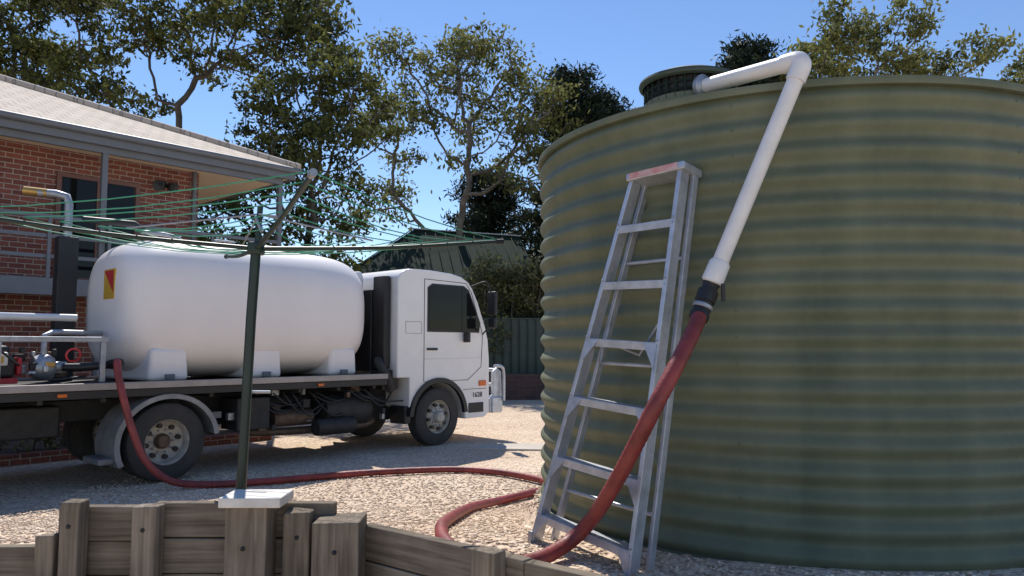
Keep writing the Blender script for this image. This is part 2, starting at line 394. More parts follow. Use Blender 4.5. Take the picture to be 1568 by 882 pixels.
# ---------------------------------------------------------------- ground
TC=np.array((2.22,6.13)); TR=1.97
def yw(x): return np.where(x<-.87,4.45,4.45-.795*(x+.87))
def G(x,y):
    x=np.asarray(x,float); y=np.asarray(y,float)
    s=.5*np.clip((8.3-y)/3.5,0,1)
    fx=np.clip((x+6)/2.5,0,1); fx=fx*fx*(3-2*fx); s=s*fx
    d=np.hypot(x-TC[0],y-TC[1]); pad=.5*np.clip(1-(d-2.03)/.28,0,1)
    s=np.maximum(s,pad)
    s=s*np.clip((y-yw(x)+.02)/.05,0,1)
    return s
xs=np.concatenate([np.linspace(-300,-12,22)[:-1],np.arange(-12,-4,.4),np.arange(-4,5,.06),np.arange(5,14,.5),np.linspace(14,300,22)])
ys=np.concatenate([np.linspace(-60,0,8)[:-1],np.arange(0,2,.4),np.arange(2,9,.06),np.arange(9,20,.4),np.linspace(20,60,20)[:-1],np.linspace(60,900,12)])
X,Y=np.meshgrid(xs,ys); Z=G(X,Y)
def und(x,y): return .012*np.sin(x*1.7+y)*np.sin(y*2.1-x*.6)
Z+=np.where((Y>3.3)&(Y<25)&(np.abs(X)<14),und(X,Y),0)
V=np.stack([X,Y,Z],-1).reshape(-1,3); nx=len(xs)
F=[(j*nx+i,j*nx+i+1,(j+1)*nx+i+1,(j+1)*nx+i) for j in range(len(ys)-1) for i in range(nx-1)]
mesh_obj('ground',V,F,M['gravel'],smooth=True)
def stones(name,n,xr,yr,smin,smax):
    x=rng.uniform(*xr,n*2); y=yr[0]+(yr[1]-yr[0])*rng.random(n*2)**1.3
    d=np.hypot(x-TC[0],y-TC[1]); k=(d>TR+.04)&(y>yw(x)+.1); x=x[k][:n]; y=y[k][:n]; n=len(x)
    z=G(x,y)+und(x,y)
    s=rng.uniform(smin,smax,n)
    O=np.array([(1,0,0),(0,1,0),(-1,0,0),(0,-1,0),(0,0,1),(0,0,-1)],float)
    U=O[None]*(rng.uniform(.6,1.3,(n,6,1)))*s[:,None,None]; U[:,:,2]*=.45
    U+=rng.normal(size=(n,6,3))*s[:,None,None]*.12
    a=rng.uniform(0,6.28,n); ca,sa=np.cos(a)[:,None],np.sin(a)[:,None]
    W=U.copy(); W[:,:,0]=U[:,:,0]*ca-U[:,:,1]*sa; W[:,:,1]=U[:,:,0]*sa+U[:,:,1]*ca
    W+=np.stack([x,y,z+s*.1],-1)[:,None]
    T=np.array([(0,1,4),(1,2,4),(2,3,4),(3,0,4),(1,0,5),(2,1,5),(3,2,5),(0,3,5)])
    FI=(T[None]+np.arange(n)[:,None,None]*6).reshape(-1)
    me=bpy.data.meshes.new(name); me.vertices.add(n*6); me.vertices.foreach_set('co',W.astype(np.float32).ravel())
    me.loops.add(n*24); me.loops.foreach_set('vertex_index',FI.astype(np.int32)); me.polygons.add(n*8)
    me.polygons.foreach_set('loop_start',np.arange(0,n*24,3,dtype=np.int32)); me.update(calc_edges=True)
    me.materials.append(M['stones']); link(bpy.data.objects.new(name,me))
stones('gravel',22000,(-5.2,2.6),(3.4,10.5),.010,.023)
mesh_obj('concrete_path',[(-.7,12.7,-.1),(3.5,12.2,-.1),(3.6,13.4,-.1),(-.45,13.3,-.1),(-.7,12.7,.035),(3.5,12.2,.035),(3.6,13.4,.035),(-.45,13.3,.035)],BF,M['concrete'],bevel=.006)
box('brick_retaining_wall',(-9,24.6,-.1),(9,24.95,.84),M['brick2'],bevel=.01)
fw=empty('steel_fence',(0,25.6,.6))
nn=400; V=[];F=[]
for i in range(nn+1):
    x=-14+28*i/nn; yy=.02*(1 if (i//2)%2 else -1); V+= [(x,yy,0),(x,yy,2.05)]
for i in range(nn): F.append((2*i,2*i+2,2*i+3,2*i+1))
mesh_obj('panels',V,F,M['dark_green'],fw)
box('top_rail',(-14,-.04,2.05),(14,.04,2.1),M['dark_green'],fw)
box('garden_bed_fill',(-14,-.6,-.1),(14,.5,.15),M['soil'],fw,bevel=0)

# ---------------------------------------------------------------- shed
sh=empty('shed',(-3.6,29.5,0),math.radians(14))
box('walls',(-2.6,0,0),(4.4,5,4.6),M['shed_green'],sh)
E=[(-2.9,-.3,4.5),(4.7,-.3,4.5),(4.7,5.3,4.5),(-2.9,5.3,4.5),(.0,2.5,6.75),(4.7,2.5,6.6)]
mesh_obj('roof',E,[(0,1,5,4),(1,2,5),(2,3,4,5),(3,0,4),(3,2,1,0)],M['shed_green'],sh)
P=[[(-2.9+.42*i,-.3,4.515),(max(.05,-2.9+.42*i),2.48,6.76-.03*max(0,-2.9+.42*i))] for i in range(7,18)]
tubes('roof_ribs',P,.018,M['shed_green'],sh,5)
beam('ridge_cap',(-.05,2.5,6.77),(4.72,2.5,6.62),(0,1,0),.2,.04,M['galv'],sh)
beam('hip_cap',(-2.9,-.3,4.52),(-.05,2.5,6.77),(0,1,0),.12,.04,M['guard'],sh)
beam('gutter',(-2.9,-.36,4.5),(4.7,-.36,4.5),(0,1,0),.12,.12,M['guard'],sh)
nh=empty('neighbour_house',(1.2,40,0))
box('walls',(-2,0,0),(5,4,5.6),M['soffit'],nh)
mesh_obj('roof',[(-2.4,-.4,5.6),(5.4,-.4,5.6),(5.4,4.4,5.6),(-2.4,4.4,5.6),(0,2,7.3),(3,2,7.3)],[(0,1,5,4),(1,2,5),(2,3,4,5),(3,0,4),(3,2,1,0)],M['tan_roof'],nh)

# ---------------------------------------------------------------- house
A0=math.atan2(.74,.673)
H=empty('brick_house',(-8.5,12.5,0),A0)
box('walls',(-14,1.0,-.3),(3.72,9,5.44),M['brick'],H,bevel=0)
box('soffit',(-14.9,.08,5.442),(5.36,9.92,5.47),M['soffit'],H,bevel=0)
box('verandah_beam',(-14,.1,5.30),(5.2,.18,5.44),M['fascia'],H)
box('fascia_front',(-15,-.02,5.42),(5.44,.075,5.62),M['fascia'],H)
box('fascia_end',(5.365,.078,5.42),(5.44,10,5.62),M['fascia'],H)
tube('gutter_front',[(-15,-.08,5.62),(5.5,-.08,5.62)],.065,M['fascia'],H)
tube('gutter_end',[(5.5,-.08,5.62),(5.5,10,5.62)],.065,M['fascia'],H)
hz=5.68
mesh_obj('roof',[(-15,-.1,hz),(5.52,-.1,hz),(5.52,10.1,hz),(-15,10.1,hz),(-9.9,5,hz+2.11),(.42,5,hz+2.11)],
 [(0,1,5,4),(1,2,5),(2,3,4,5),(3,0,4),(3,2,1,0)],M['roof'],H)
tube('hip_capping',[(5.5,-.08,hz+.02),(.42,5,hz+2.14)],.09,M['roof'],H)
tube('ridge_capping',[(.42,5,hz+2.14),(-9.9,5,hz+2.14)],.09,M['roof'],H)
for i,x in enumerate((-4.6,-1.5,1.54,5.15)):
    box('post_%d'%(i+1),(x-.05,.1,-.1),(x+.05,.2,5.30),M['fascia'],H)
box('deck_floor',(-14,.1,2.86),(5.2,.99,2.93),M['timber'],H)
box('deck_beam',(-14,.02,2.62),(5.25,.095,2.92),M['fascia'],H)
for i,z in enumerate((4.0,3.66,3.3)):
    box('rail_%d'%(i+1),(-14,.055,z-.035),(5.1,.095,z+.035),M['fascia'],H)
for i in range(12):
    x=-6.2+i*.98; box('baluster_%d'%(i+1),(x-.03,.02,2.92),(x+.03,.054,4.0),M['fascia'],H)
def window(x0,x1,z0,z1,mull=1,k='a'):
    box('window_reveal_'+k,(x0,.985,z0),(x1,.997,z1),M['frame_brown'],H,bevel=0)
    w=.08
    for j,(a,b) in enumerate((((x0,z0),(x0+w,z1)),((x1-w,z0),(x1,z1)),((x0+w,z1-w),(x1-w,z1)),((x0+w,z0),(x1-w,z0+w)))):
        box('window_frame_%s%d'%(k,j),(a[0],.94,a[1]),(b[0],.984,b[1]),M['frame_brown'],H,bevel=0)
    n=mull+1; ww=(x1-x0-2*w)/n
    for j in range(n):
        a=x0+w+ww*j; box('window_glass_%s%d'%(k,j),(a+.02,.965,z0+w),(a+ww-.02,.983,z1-w),M['glass'],H,bevel=0)
        if j: box('window_mullion_%s%d'%(k,j),(a-.05,.942,z0+w),(a+.05,.984,z1-w),M['frame_brown'],H,bevel=0)
window(1.0,2.5,2.95,5.0,1,'a'); window(-3.2,-1.2,3.7,5.0,1,'b'); window(-7.5,-5.6,3.7,5.0,1,'c'); window(-3,-1.4,.9,2.1,1,'d')
box('lamp_base',(2.86,.9,5.0),(3.0,.998,5.14),M['black'],H)
lathe('lamp_head_1',[(.0,-.01),(.08,0),(.11,.15),(.10,.155),(.0,.13)],(2.82,.86,5.04),(-.4,-1,-.4),M['black'],H,20)
lathe('lamp_head_2',[(.0,-.01),(.08,0),(.11,.15),(.10,.155),(.0,.13)],(3.04,.86,5.04),(.4,-1,-.4),M['black'],H,20)
tube('downpipe',[(3.6,.93,5.44),(3.6,.93,0)],.045,M['fascia'],H)
gb=empty('garden_bed_wall',(-8.5,12.5,0),A0)
box('brick_edge',(-6,-1.95,-.1),(-.6,-1.73,.46),M['brick'],gb,bevel=.01)
box('brick_edge_low',(-.59,-1.94,-.1),(3.9,-1.74,.16),M['brick'],gb,bevel=.01)
box('soil',(-6,-1.73,-.1),(-.6,.9,.38),M['soil'],gb,bevel=0)
box('soil_low',(-.59,-1.735,-.1),(3.9,.9,.12),M['soil'],gb,bevel=0)
dx,dy=math.cos(A0),math.sin(A0)
for i in range(11):
    t=-3.2+i*.68; oy=-1.35+.5*rng.random(); x=-8.5+dx*t-dy*oy; y=12.5+dy*t+dx*oy
    shrub('garden_plant',(x,y,.36 if t<-.6 else .1),[(0,0,.16,.26+.12*rng.random()),(.25,.1,.12,.22)],n=800,ls=.08,stem=.008)

# ---------------------------------------------------------------- truck
T=empty('tanker_truck',(-4.41,9.75,0),A0)
def wheel(k,x,y0,w,out=-1,front=False):
    c=(x,y0+w/2,.5); ax=(0,out,0); h=w/2
    lathe('tyre_'+k,[(.29,-h),(.40,-h*1.02),(.465,-h*.95),(.495,-h*.78),(.5,-h*.6),(.5,-.075),(.488,-.07),(.488,-.055),(.5,-.05),(.5,-.008),(.488,-.004),(.488,.004),(.5,.008),(.5,.05),(.488,.055),(.488,.07),(.5,.075),(.5,h*.6),(.495,h*.78),(.465,h*.95),(.40,h*1.02),(.29,h)],c,ax,M['rubber'],T,56)
    if front: pr=[(.30,-h*.9),(.30,h*.8),(.285,h*.85),(.27,h*.75),(.25,h*.3),(.22,h*.35),(.18,h*.75),(.14,h*.85),(.0,h*.86)]; fh=h*.62; rh=.205; hub=.11; hd=h*.85
    else: pr=[(.30,-h*.9),(.30,h*.8),(.285,h*.88),(.27,h*.7),(.26,-h*.2),(.22,-h*.45),(.15,-h*.5),(.0,-h*.5)]; fh=-h*.36; rh=.205; hub=.10; hd=-h*.5
    lathe('rim_'+k,pr,c,ax,M['rim'],T,48)
    lathe('hub_'+k,[(hub,hd),(hub*.95,hd+.06),(hub*.7,hd+.09),(.0,hd+.1)],c,ax,M['rim'] if front else M['rust'],T,24)
    V=[];F=[]
    for i in range(8):
        a=i*math.pi/4+.2; cx=x+math.cos(a)*rh; cz=.5+math.sin(a)*rh
        v,f=tube_geo([(cx,c[1]+out*(fh-.03),cz),(cx,c[1]+out*(fh+.035),cz)],.032,12); o=len(V); V+=v; F+=[tuple(q+o for q in ff) for ff in f]
    mesh_obj('rim_holes_'+k,V,F,M['black'],T)
    P=[]
    for i in range(10):
        a=i*math.pi/5; cx=x+math.cos(a)*.145; cz=.5+math.sin(a)*.145; P.append([(cx,c[1]+out*(hd-.02),cz),(cx,c[1]+out*(hd+.03),cz)])
    tubes('wheel_nuts_'+k,P,.014,M['galv'],T,6)
wheel('rear_near_outer',0,0,.27); wheel('rear_near_inner',0,.31,.27); wheel('rear_far_inner',0,1.8,.27,1); wheel('rear_far_outer',0,2.11,.27,1)
wheel('front_near',4.71,.06,.28,-1,True); wheel('front_far',4.71,2.06,.28,1,True)
tube('rear_axle',[(0,.4,.5),(0,2.0,.5)],.09,M['chassis'],T); lathe('differential',[(.0,-.2),(.15,-.18),(.22,0),(.15,.18),(0,.2)],(0,1.2,.5),(1,0,0),M['chassis'],T,20)
tube('front_axle',[(4.71,.3,.48),(4.71,2.1,.48)],.06,M['chassis'],T)
for k,y in (('near',.78),('far',1.55)): box('chassis_rail_'+k,(-4.3,y,.78),(5.7,y+.08,1.04),M['chassis'],T)
for i in range(12): box('cross_member_%d'%(i+1),(-4.2+i*.68,.06,1.045),(-4.14+i*.68,2.34,1.13),M['chassis'],T)
box('tray_floor',(-4.5,.03,1.135),(3.5,2.37,1.25),M['black'],T)
box('tray_side_rail',(-4.5,-.03,1.20),(3.52,.027,1.285),M['bed_rail'],T)
box('tray_side_channel',(-4.5,-.005,1.10),(3.52,.026,1.197),M['black'],T)
box('tray_far_rail',(-4.5,2.373,1.12),(3.52,2.43,1.285),M['bed_rail'],T)
box('marker_lamp_1',(2.2,-.036,1.13),(2.3,-.007,1.17),M['orange'],T); box('marker_lamp_2',(-1.3,-.036,1.13),(-1.2,-.007,1.17),M['orange'],T)
def arch_band(nm,cx,cz,r0,r1,y0,y1,a0,a1,m,zs=1.):
    V=[];F=[];n=24
    for i in range(n+1):
        a=math.radians(a0+(a1-a0)*i/n)
        for r in (r0,r1):
            for y in (y0,y1): V.append((cx+math.cos(a)*r,y,cz+math.sin(a)*r*zs))
    for i in range(n):
        a=i*4;b=a+4
        F+=[(a,b,b+1,a+1),(a+2,a+3,b+3,b+2),(a,a+2,b+2,b),(a+1,b+1,b+3,a+3)]
    F+=[(0,1,3,2),(n*4,n*4+2,n*4+3,n*4+1)]
    return mesh_obj(nm,V,F,m,T)
arch_band('rear_mudguard',0,.5,.63,.66,-.03,.62,6,205,M['guard'],.93)
arch_band('rear_mudguard_lip',0,.5,.60,.665,-.045,-.031,6,205,M['guard'],.93)
box('mudguard_bracket',(-.80,.05,.28),(-.62,.6,.36),M['guard'],T,bevel=.02)
box('battery_box',(1.0,.12,.55),(1.5,.6,1.0),M['chassis'],T,bevel=.02)
tube('fuel_tank',[(2.5,.42,.72),(3.35,.42,.72)],.27,M['chassis'],T,20)
tube('air_tank_1',[(1.65,.35,.66),(2.3,.35,.66)],.13,M['rust'],T,16)
tube('air_tank_2',[(1.65,.62,.88),(2.3,.62,.88)],.12,M['chassis'],T,16)
tube('exhaust',[(1.3,.5,.48),(2.0,.4,.45),(3.2,.35,.45),(3.6,.5,.5)],.06,M['rust'],T,12,6)
lathe('muffler',[(.0,-.35),(.12,-.34),(.13,-.3),(.13,.3),(.12,.34),(0,.35)],(2.6,.12,.5),(1,0,0),M['chassis'],T,16)
for i in range(30):
    x=.9+rng.random()*2.8; z=.5+rng.random()*.5; y=.06+rng.random()*.5; q=rng.random(3)
    box('fitting_%d'%(i+1),(x,y,z),(x+.04+.14*q[0],y+.08,z+.04+.1*q[1]),M[['rust','chassis','galv','chassis','guard'][i%5]],T,bevel=.01)
P=[]
for i in range(14):
    x=.9+rng.random()*2.4; P.append(catmull([(x,.08+rng.random()*.3,1.05),(x+.3,.1,.65+rng.random()*.25),(x+.8,.12+.3*rng.random(),.8+rng.random()*.2)],5))
tubes('air_lines',P,.014,M['black'],T)
box('engine_sump',(3.7,.7,.45),(5.3,1.7,1.2),M['chassis'],T,bevel=.05)
box('drive_box',(-3.8,.5,.62),(-1.1,1.9,1.0),M['chassis'],T,bevel=.03)
tube('drive_shaft',[(.1,1.2,.55),(3.8,1.2,.7)],.05,M['chassis'],T)
def supertank(name,x0,x1,yc,zc,w,h,e=2.9,pl=5.5):
    L=(x1-x0)/2; xc=(x0+x1)/2; V=[];F=[]; ns=44; nk=72
    for i in range(ns+1):
        a=-math.pi/2+math.pi*i/ns; sx=math.copysign(abs(math.sin(a))**(2/pl),math.sin(a)); s=max(abs(math.cos(a))**(2/pl),.002)
        for k in range(nk):
            b=2*math.pi*k/nk; cy=math.copysign(abs(math.cos(b))**(2/e),math.cos(b)); cz=math.copysign(abs(math.sin(b))**(2/e),math.sin(b))
            V.append((xc+L*sx,yc+cy*w/2*s,zc+cz*h/2*s))
    for i in range(ns):
        for k in range(nk):
            k2=(k+1)%nk; F.append((i*nk+k,i*nk+k2,(i+1)*nk+k2,(i+1)*nk+k))
    return mesh_obj(name,V,F,M['white_poly'],T,smooth=True)
supertank('water_tank',-.45,3.44,1.2,2.27,2.06,1.95)
for i,x in enumerate((.10,1.5,2.85)):
    prism('tank_foot_%d'%(i+1),[(x-.27,1.27),(x+.27,1.27),(x+.24,1.70),(x-.24,1.70)],.27,2.13,M['white_poly'],T,.06,4)
    box('foot_bolt_plate_%d'%(i+1),(x-.06,.22,1.286),(x+.06,.265,1.36),M['fascia'],T)
lathe('tank_lid',[(.0,.09),(.2,.08),(.24,.05),(.25,0),(.25,-.06)],(1.9,1.2,3.24),(0,0,1),M['white_poly'],T,32)
tube('lid_handle',[(.9,.75,3.2),(.9,.75,3.28),(1.2,.75,3.28),(1.2,.75,3.18)],.015,M['galv'],T)
V=[(-.455,.76,2.36),(-.455,1.12,2.36),(-.455,1.12,2.76),(-.455,.76,2.76)]; V+=[(-.40,v[1],v[2]) for v in V]
mesh_obj('placard',V,[(0,3,2,1),(4,5,6,7),(0,1,5,4),(1,2,6,5),(2,3,7,6),(3,0,4,7)],M['yellow'],T)
mesh_obj('placard_red',[(-.459,.78,2.44),(-.459,1.10,2.74),(-.459,.78,2.74)],[(0,2,1)],M['red'],T)
box('mast',(-.85,1.7,1.25),(-.60,1.9,3.25),M['black'],T,bevel=.01)
tube('standpipe',[(-.72,1.8,3.2),(-.72,1.8,3.72),(-.74,1.82,3.82),(-.86,1.9,3.86),(-1.05,2.0,3.86)],.055,M['galv'],T,14)
tube('standpipe_nozzle',[(-.95,1.95,3.86),(-1.2,2.1,3.88)],.06,M['brass'],T,14)
tube('fill_pipe',[(.2,1.5,3.15),(.2,1.5,3.42),(.05,1.5,3.5),(-.6,1.6,3.5)],.045,M['black'],T,12)
tube('vent_pipe',[(.45,.9,3.1),(.45,.9,3.28),(.2,.85,3.3),(-.1,.85,3.3)],.03,M['galv'],T,12)
box('pump_engine',(-2.05,.42,1.36),(-1.62,.85,1.62),M['black'],T,bevel=.04)
box('pump_cowl',(-2.0,.40,1.50),(-1.7,.46,1.66),M['white_pvc'],T,bevel=.02)
box('pump_label',(-1.95,.385,1.53),(-1.75,.399,1.61),M['yellow'],T)
box('pump_base_red',(-2.1,.38,1.29),(-1.6,.9,1.355),M['red'],T,bevel=.01)
box('pump_fuel_tank',(-2.05,.5,1.63),(-1.65,.9,1.74),M['black'],T,bevel=.05)
box('pump_pull_start',(-1.6,.45,1.38),(-1.54,.75,1.6),M['red'],T,bevel=.03)
box('pump_engine_2',(-2.95,.42,1.33),(-2.45,.9,1.68),M['guard'],T,bevel=.05)
lathe('air_filter',[(.0,-.1),(.09,-.09),(.1,0),(.09,.09),(0,.1)],(-2.3,.4,1.62),(1,0,0),M['black'],T,18)
lathe('pump_housing',[(.0,-.12),(.13,-.11),(.16,-.04),(.16,.04),(.12,.11),(.07,.13),(.07,.25)],(-1.3,.55,1.47),(1,0,0),M['galv'],T,24)
lathe('valve_wheel',[(.07,-.01),(.09,0),(.07,.01)],(-1.05,.3,1.62),(0,1,.2),M['red'],T,20)
tube('pump_pipe',[(-1.72,1.1,1.85),(-1.72,1.1,2.04),(-1.66,1.1,2.10),(-.78,1.1,2.10)],.048,M['white_pvc'],T,14)
tube('suction_pipe',[(-1.3,.55,1.6),(-1.3,.55,1.86),(-1.2,.6,1.90),(-.5,1.0,1.90)],.035,M['galv'],T,14)
tube('delivery_pipe',[(-1.1,.5,1.47),(-.9,.4,1.47),(-.62,.3,1.5)],.05,M['black'],T,14,5)
for i,(y) in enumerate((.12,1.9)):
    box('pump_frame_top_%d'%(i+1),(-4.2,y,1.78),(-.72,y+.06,1.84),M['galv'],T)
for i,x in enumerate((-4.2,-3.0,-1.9,-.8)):
    box('pump_frame_leg_%d'%(i+1),(x,.12,1.29),(x+.06,.18,1.779),M['galv'],T)
    box('pump_frame_bar_%d'%(i+1),(x,.181,1.785),(x+.06,1.899,1.835),M['galv'],T)
box('hose_reel_box',(-3.9,.4,1.29),(-3.1,1.7,1.6),M['black'],T,bevel=.03)
for i in range(22):
    q=rng.random(6)
    x=-2.9+2.0*q[0]; z=1.30+.36*q[1]; y=.26+.6*q[2]
    box('pump_part_%d'%(i+1),(x,y,z),(x+.03+.10*q[3],y+.08,z+.03+.09*q[4]),M[['galv','black','rust','chassis','alu','brass','black'][i%7]],T,bevel=.012)
tubes('pump_hoses',[catmull([(-2.5,.3,1.4),(-2.3,.24,1.7),(-1.9,.3,1.72),(-1.6,.35,1.5)],6),catmull([(-1.5,.3,1.4),(-1.3,.24,1.33),(-.9,.3,1.36)],6)],.014,M['black'],T)
tube('outlet_fitting',[(-.62,.3,1.5),(-.62,.02,1.52)],.06,M['black'],T,14)
# cab
ax,az,ar=4.71,.5,.64
arch=[(ax+ar*math.cos(math.radians(a)),az+ar*math.sin(math.radians(a))) for a in range(8,173,12)]
prof=[(3.78,1.2),(3.78,2.86),(3.82,2.95),(3.92,3.02),(4.1,3.055),(4.5,3.06),(5.0,3.035),(5.25,2.99),(5.42,2.91),(5.53,2.80),(5.68,2.55),(5.88,2.08),(5.95,1.85),(5.985,1.5),(5.99,1.05),(5.99,.5),(5.86,.42),(5.36,.42)]+arch+[(4.05,.7),(4.05,1.2)]
prism('cab_body',prof,.06,2.34,M['white_paint'],T,.08,5)
prism('roof_rib',[(4.2,3.04),(4.3,3.10),(4.9,3.085),(5.15,3.0)],.4,2.0,M['white_paint'],T,.02)
win=[(4.46,2.02),(4.46,2.74),(4.56,2.80),(5.28,2.80),(5.40,2.74),(5.70,2.16),(5.67,2.02)]
prism('window_gasket',[(4.43,1.98),(4.43,2.76),(4.54,2.83),(5.30,2.83),(5.43,2.76),(5.735,2.16),(5.70,1.98)],.048,.075,M['black'],T,.004)
prism('side_window',win,.042,.06,M['glass'],T,.003)
prism('side_window_far',win,2.34,2.356,M['glass'],T,.003)
beam('quarter_light_bar',(5.26,.038,2.03),(5.26,.038,2.79),(1,0,0),.02,.008,M['black'],T)
prism('windscreen',[(5.55,2.78),(5.57,2.79),(5.895,2.08),(5.87,2.08)],.2,2.2,M['glass'],T,.003)
prism('grille',[(5.985,1.15),(6.0,1.15),(6.0,1.7),(5.975,1.7)],.35,2.05,M['black'],T,.003)
def seam(nm,pts,r=.006): tube(nm,pts,r,M['black'],T,6)
seam('door_seam',[(4.36,.058,2.9),(4.36,.058,1.12),(5.42,.058,1.12),(5.76,.058,1.35),(5.80,.058,1.95),(5.5,.058,2.72),(5.36,.058,2.88),(4.36,.058,2.9)])
seam('panel_seam_1',[(3.95,.058,2.15),(4.3,.058,2.15),(4.3,.058,1.95),(3.95,.058,1.95),(3.95,.058,2.15)],.003)
seam('panel_seam_2',[(5.3,.058,.95),(5.9,.058,.95)],.005)
box('door_handle',(4.42,.03,1.66),(4.66,.06,1.70),M['black'],T,bevel=.01)
box('door_crease',(4.37,.05,1.5),(5.75,.062,1.515),M['white_paint'],T,bevel=.004)
arch_band('front_arch_trim',ax,az,.60,.68,.02,.09,4,176,M['black'])
box('step_box',(3.98,.1,.42),(4.12,.5,.72),M['black'],T,bevel=.02)
box('bumper_step',(5.44,.045,.52),(5.82,.07,.70),M['black'],T,bevel=.01)
box('indicator',(5.70,.035,1.0),(5.88,.065,1.1),M['orange'],T,bevel=.01)
box('headlamp',(5.96,.15,.6),(6.015,.5,.85),M['glass'],T,bevel=.02)
cu=bpy.data.curves.new('badge','FONT'); cu.body='1628'; cu.size=.13; cu.extrude=.002
bo=bpy.data.objects.new('badge',cu); link(bo,T); bo.location=(5.53,.052,.80); bo.rotation_euler=(math.pi/2,0,0); cu.materials.append(M['black'])
box('air_intake',(3.62,.22,1.35),(3.76,.55,2.92),M['black'],T,bevel=.03)
box('cab_rear_black',(3.60,.56,1.3),(3.775,2.2,2.7),M['black'],T,bevel=.02)
prism('white_header_tank',[(3.05,2.6),(3.05,2.85),(3.2,2.98),(3.55,3.02),(3.59,2.9),(3.59,2.2),(3.5,2.2)],.75,2.1,M['white_paint'],T,.05,3)
tube('coiled_line',[(3.56,.3,1.5),(3.5,.15,1.4),(3.62,.12,1.2),(3.75,.2,1.0)],.07,M['rubber'],T,12,6)
box('locker',(3.56,.18,1.0),(3.9,.5,1.33),M['chassis'],T,bevel=.02)
tube('mirror_arm',[(5.5,.05,2.84),(5.70,-.20,2.88),(5.74,-.22,2.2),(5.78,.04,1.95)],.014,M['black'],T,8,4)
box('mirror_head',(5.72,-.34,2.30),(5.80,-.12,2.74),M['black'],T,bevel=.03)
box('mirror_lower',(5.72,-.33,2.06),(5.80,-.14,2.26),M['black'],T,bevel=.03)
box('door_mirror',(5.28,-.08,1.80),(5.36,.045,1.98),M['black'],T,bevel=.02)
tube('mirror_arm_far',[(5.5,2.35,2.84),(5.70,2.6,2.88),(5.74,2.62,2.2),(5.78,2.35,1.95)],.014,M['black'],T,8,4)
box('mirror_head_far',(5.72,2.52,2.2),(5.80,2.74,2.72),M['black'],T,bevel=.03)
bbp=[(6.0,.5),(6.0,.75),(6.10,.82),(6.10,1.25),(6.2,1.33),(6.32,1.25),(6.34,.8),(6.27,.48)]
prism('bull_bar_end',bbp,.06,.14,M['alu'],T,.02)
prism('bull_bar_end_far',bbp,2.26,2.34,M['alu'],T,.02)
box('bull_bar_channel',(6.04,.02,.48),(6.32,2.38,.78),M['alu'],T,bevel=.03)
for i,z in enumerate((1.0,1.28)): tube('bull_bar_tube_%d'%(i+1),[(6.22,.08,z),(6.22,2.32,z)],.035,M['alu'],T)
tube('bull_bar_hoop',[(6.07,.02,1.36),(6.24,-.02,1.34),(6.32,.0,1.2),(6.32,.0,.7)],.03,M['alu'],T,12,5)

# ---------------------------------------------------------------- corrugated rainwater tank
def tank_mat():
    m,nt,b=new_mat('tank_green_steel'); N=nt.nodes; L=nt.links
    tc=N.new('ShaderNodeTexCoord'); mp=N.new('ShaderNodeMapping'); mp.inputs['Scale'].default_value=(3.2,3.2,.10); L.new(tc.outputs['Object'],mp.inputs[0])
    n=N.new('ShaderNodeTexNoise'); n.inputs['Scale'].default_value=1.4; n.inputs['Detail'].default_value=7; n.inputs['Roughness'].default_value=.6; L.new(mp.outputs[0],n.inputs[0])  # vertical colour streaks: dirt runs plus reflection bands painted into the base colour
    nb=N.new('ShaderNodeTexNoise'); nb.inputs['Scale'].default_value=2.0; nb.inputs['Detail'].default_value=8; nb.inputs['Roughness'].default_value=.7; L.new(tc.outputs['Object'],nb.inputs[0])
    mm=N.new('ShaderNodeMath'); mm.operation='ADD'; L.new(n.outputs[0],mm.inputs[0]); L.new(nb.outputs[0],mm.inputs[1])
    mh=N.new('ShaderNodeMath'); mh.operation='MULTIPLY'; mh.inputs[1].default_value=.5; L.new(mm.outputs[0],mh.inputs[0])
    rp=N.new('ShaderNodeValToRGB'); e=rp.color_ramp.elements; e[0].position=.36; e[1].position=.64
    e[0].color=(.112,.130,.082,1); e[1].color=(.185,.200,.130,1); L.new(mh.outputs[0],rp.inputs[0]); L.new(rp.outputs[0],b.inputs['Base Color'])
    n2=N.new('ShaderNodeTexNoise'); n2.inputs['Scale'].default_value=5; L.new(tc.outputs['Object'],n2.inputs[0])
    r2=N.new('ShaderNodeMapRange'); r2.inputs[3].default_value=.42; r2.inputs[4].default_value=.62; L.new(n2.outputs[0],r2.inputs[0]); L.new(r2.outputs[0],b.inputs['Roughness'])
    b.inputs['Specular IOR Level'].default_value=.28
    bp=N.new('ShaderNodeBump'); bp.inputs['Strength'].default_value=.35; bp.inputs['Distance'].default_value=.03
    n3=N.new('ShaderNodeTexNoise'); n3.inputs['Scale'].default_value=2.6; n3.inputs['Detail'].default_value=4; L.new(tc.outputs['Object'],n3.inputs[0]); L.new(n3.outputs[0],bp.inputs['Height']); L.new(bp.outputs[0],b.inputs['Normal'])
    return m
M['tank']=tank_mat()
W=empty('corrugated_water_tank',(2.22,6.13,.48))
Ht=2.745; pitch=.1525; amp=.018
pr=[]; nz=18*12
for i in range(nz+1):
    z=Ht*i/nz; pr.append((TR+amp*math.sin(2*math.pi*z/pitch-math.pi/2),z))
lathe('wall',pr,(0,0,0),(0,0,1),M['tank'],W,220,80)
lathe('rim',[(TR-.02,Ht-.02),(TR+.03,Ht-.02),(TR+.035,Ht+.0),(TR+.03,Ht+.025),(TR-.02,Ht+.04),(1.2,Ht+.17),(.0,Ht+.33)],(0,0,0),(0,0,1),M['tank'],W,180,30)
lathe('base_flange',[(TR+.05,-.05),(TR+.05,.02),(TR-.02,.025)],(0,0,0),(0,0,1),M['tank'],W,120,30)
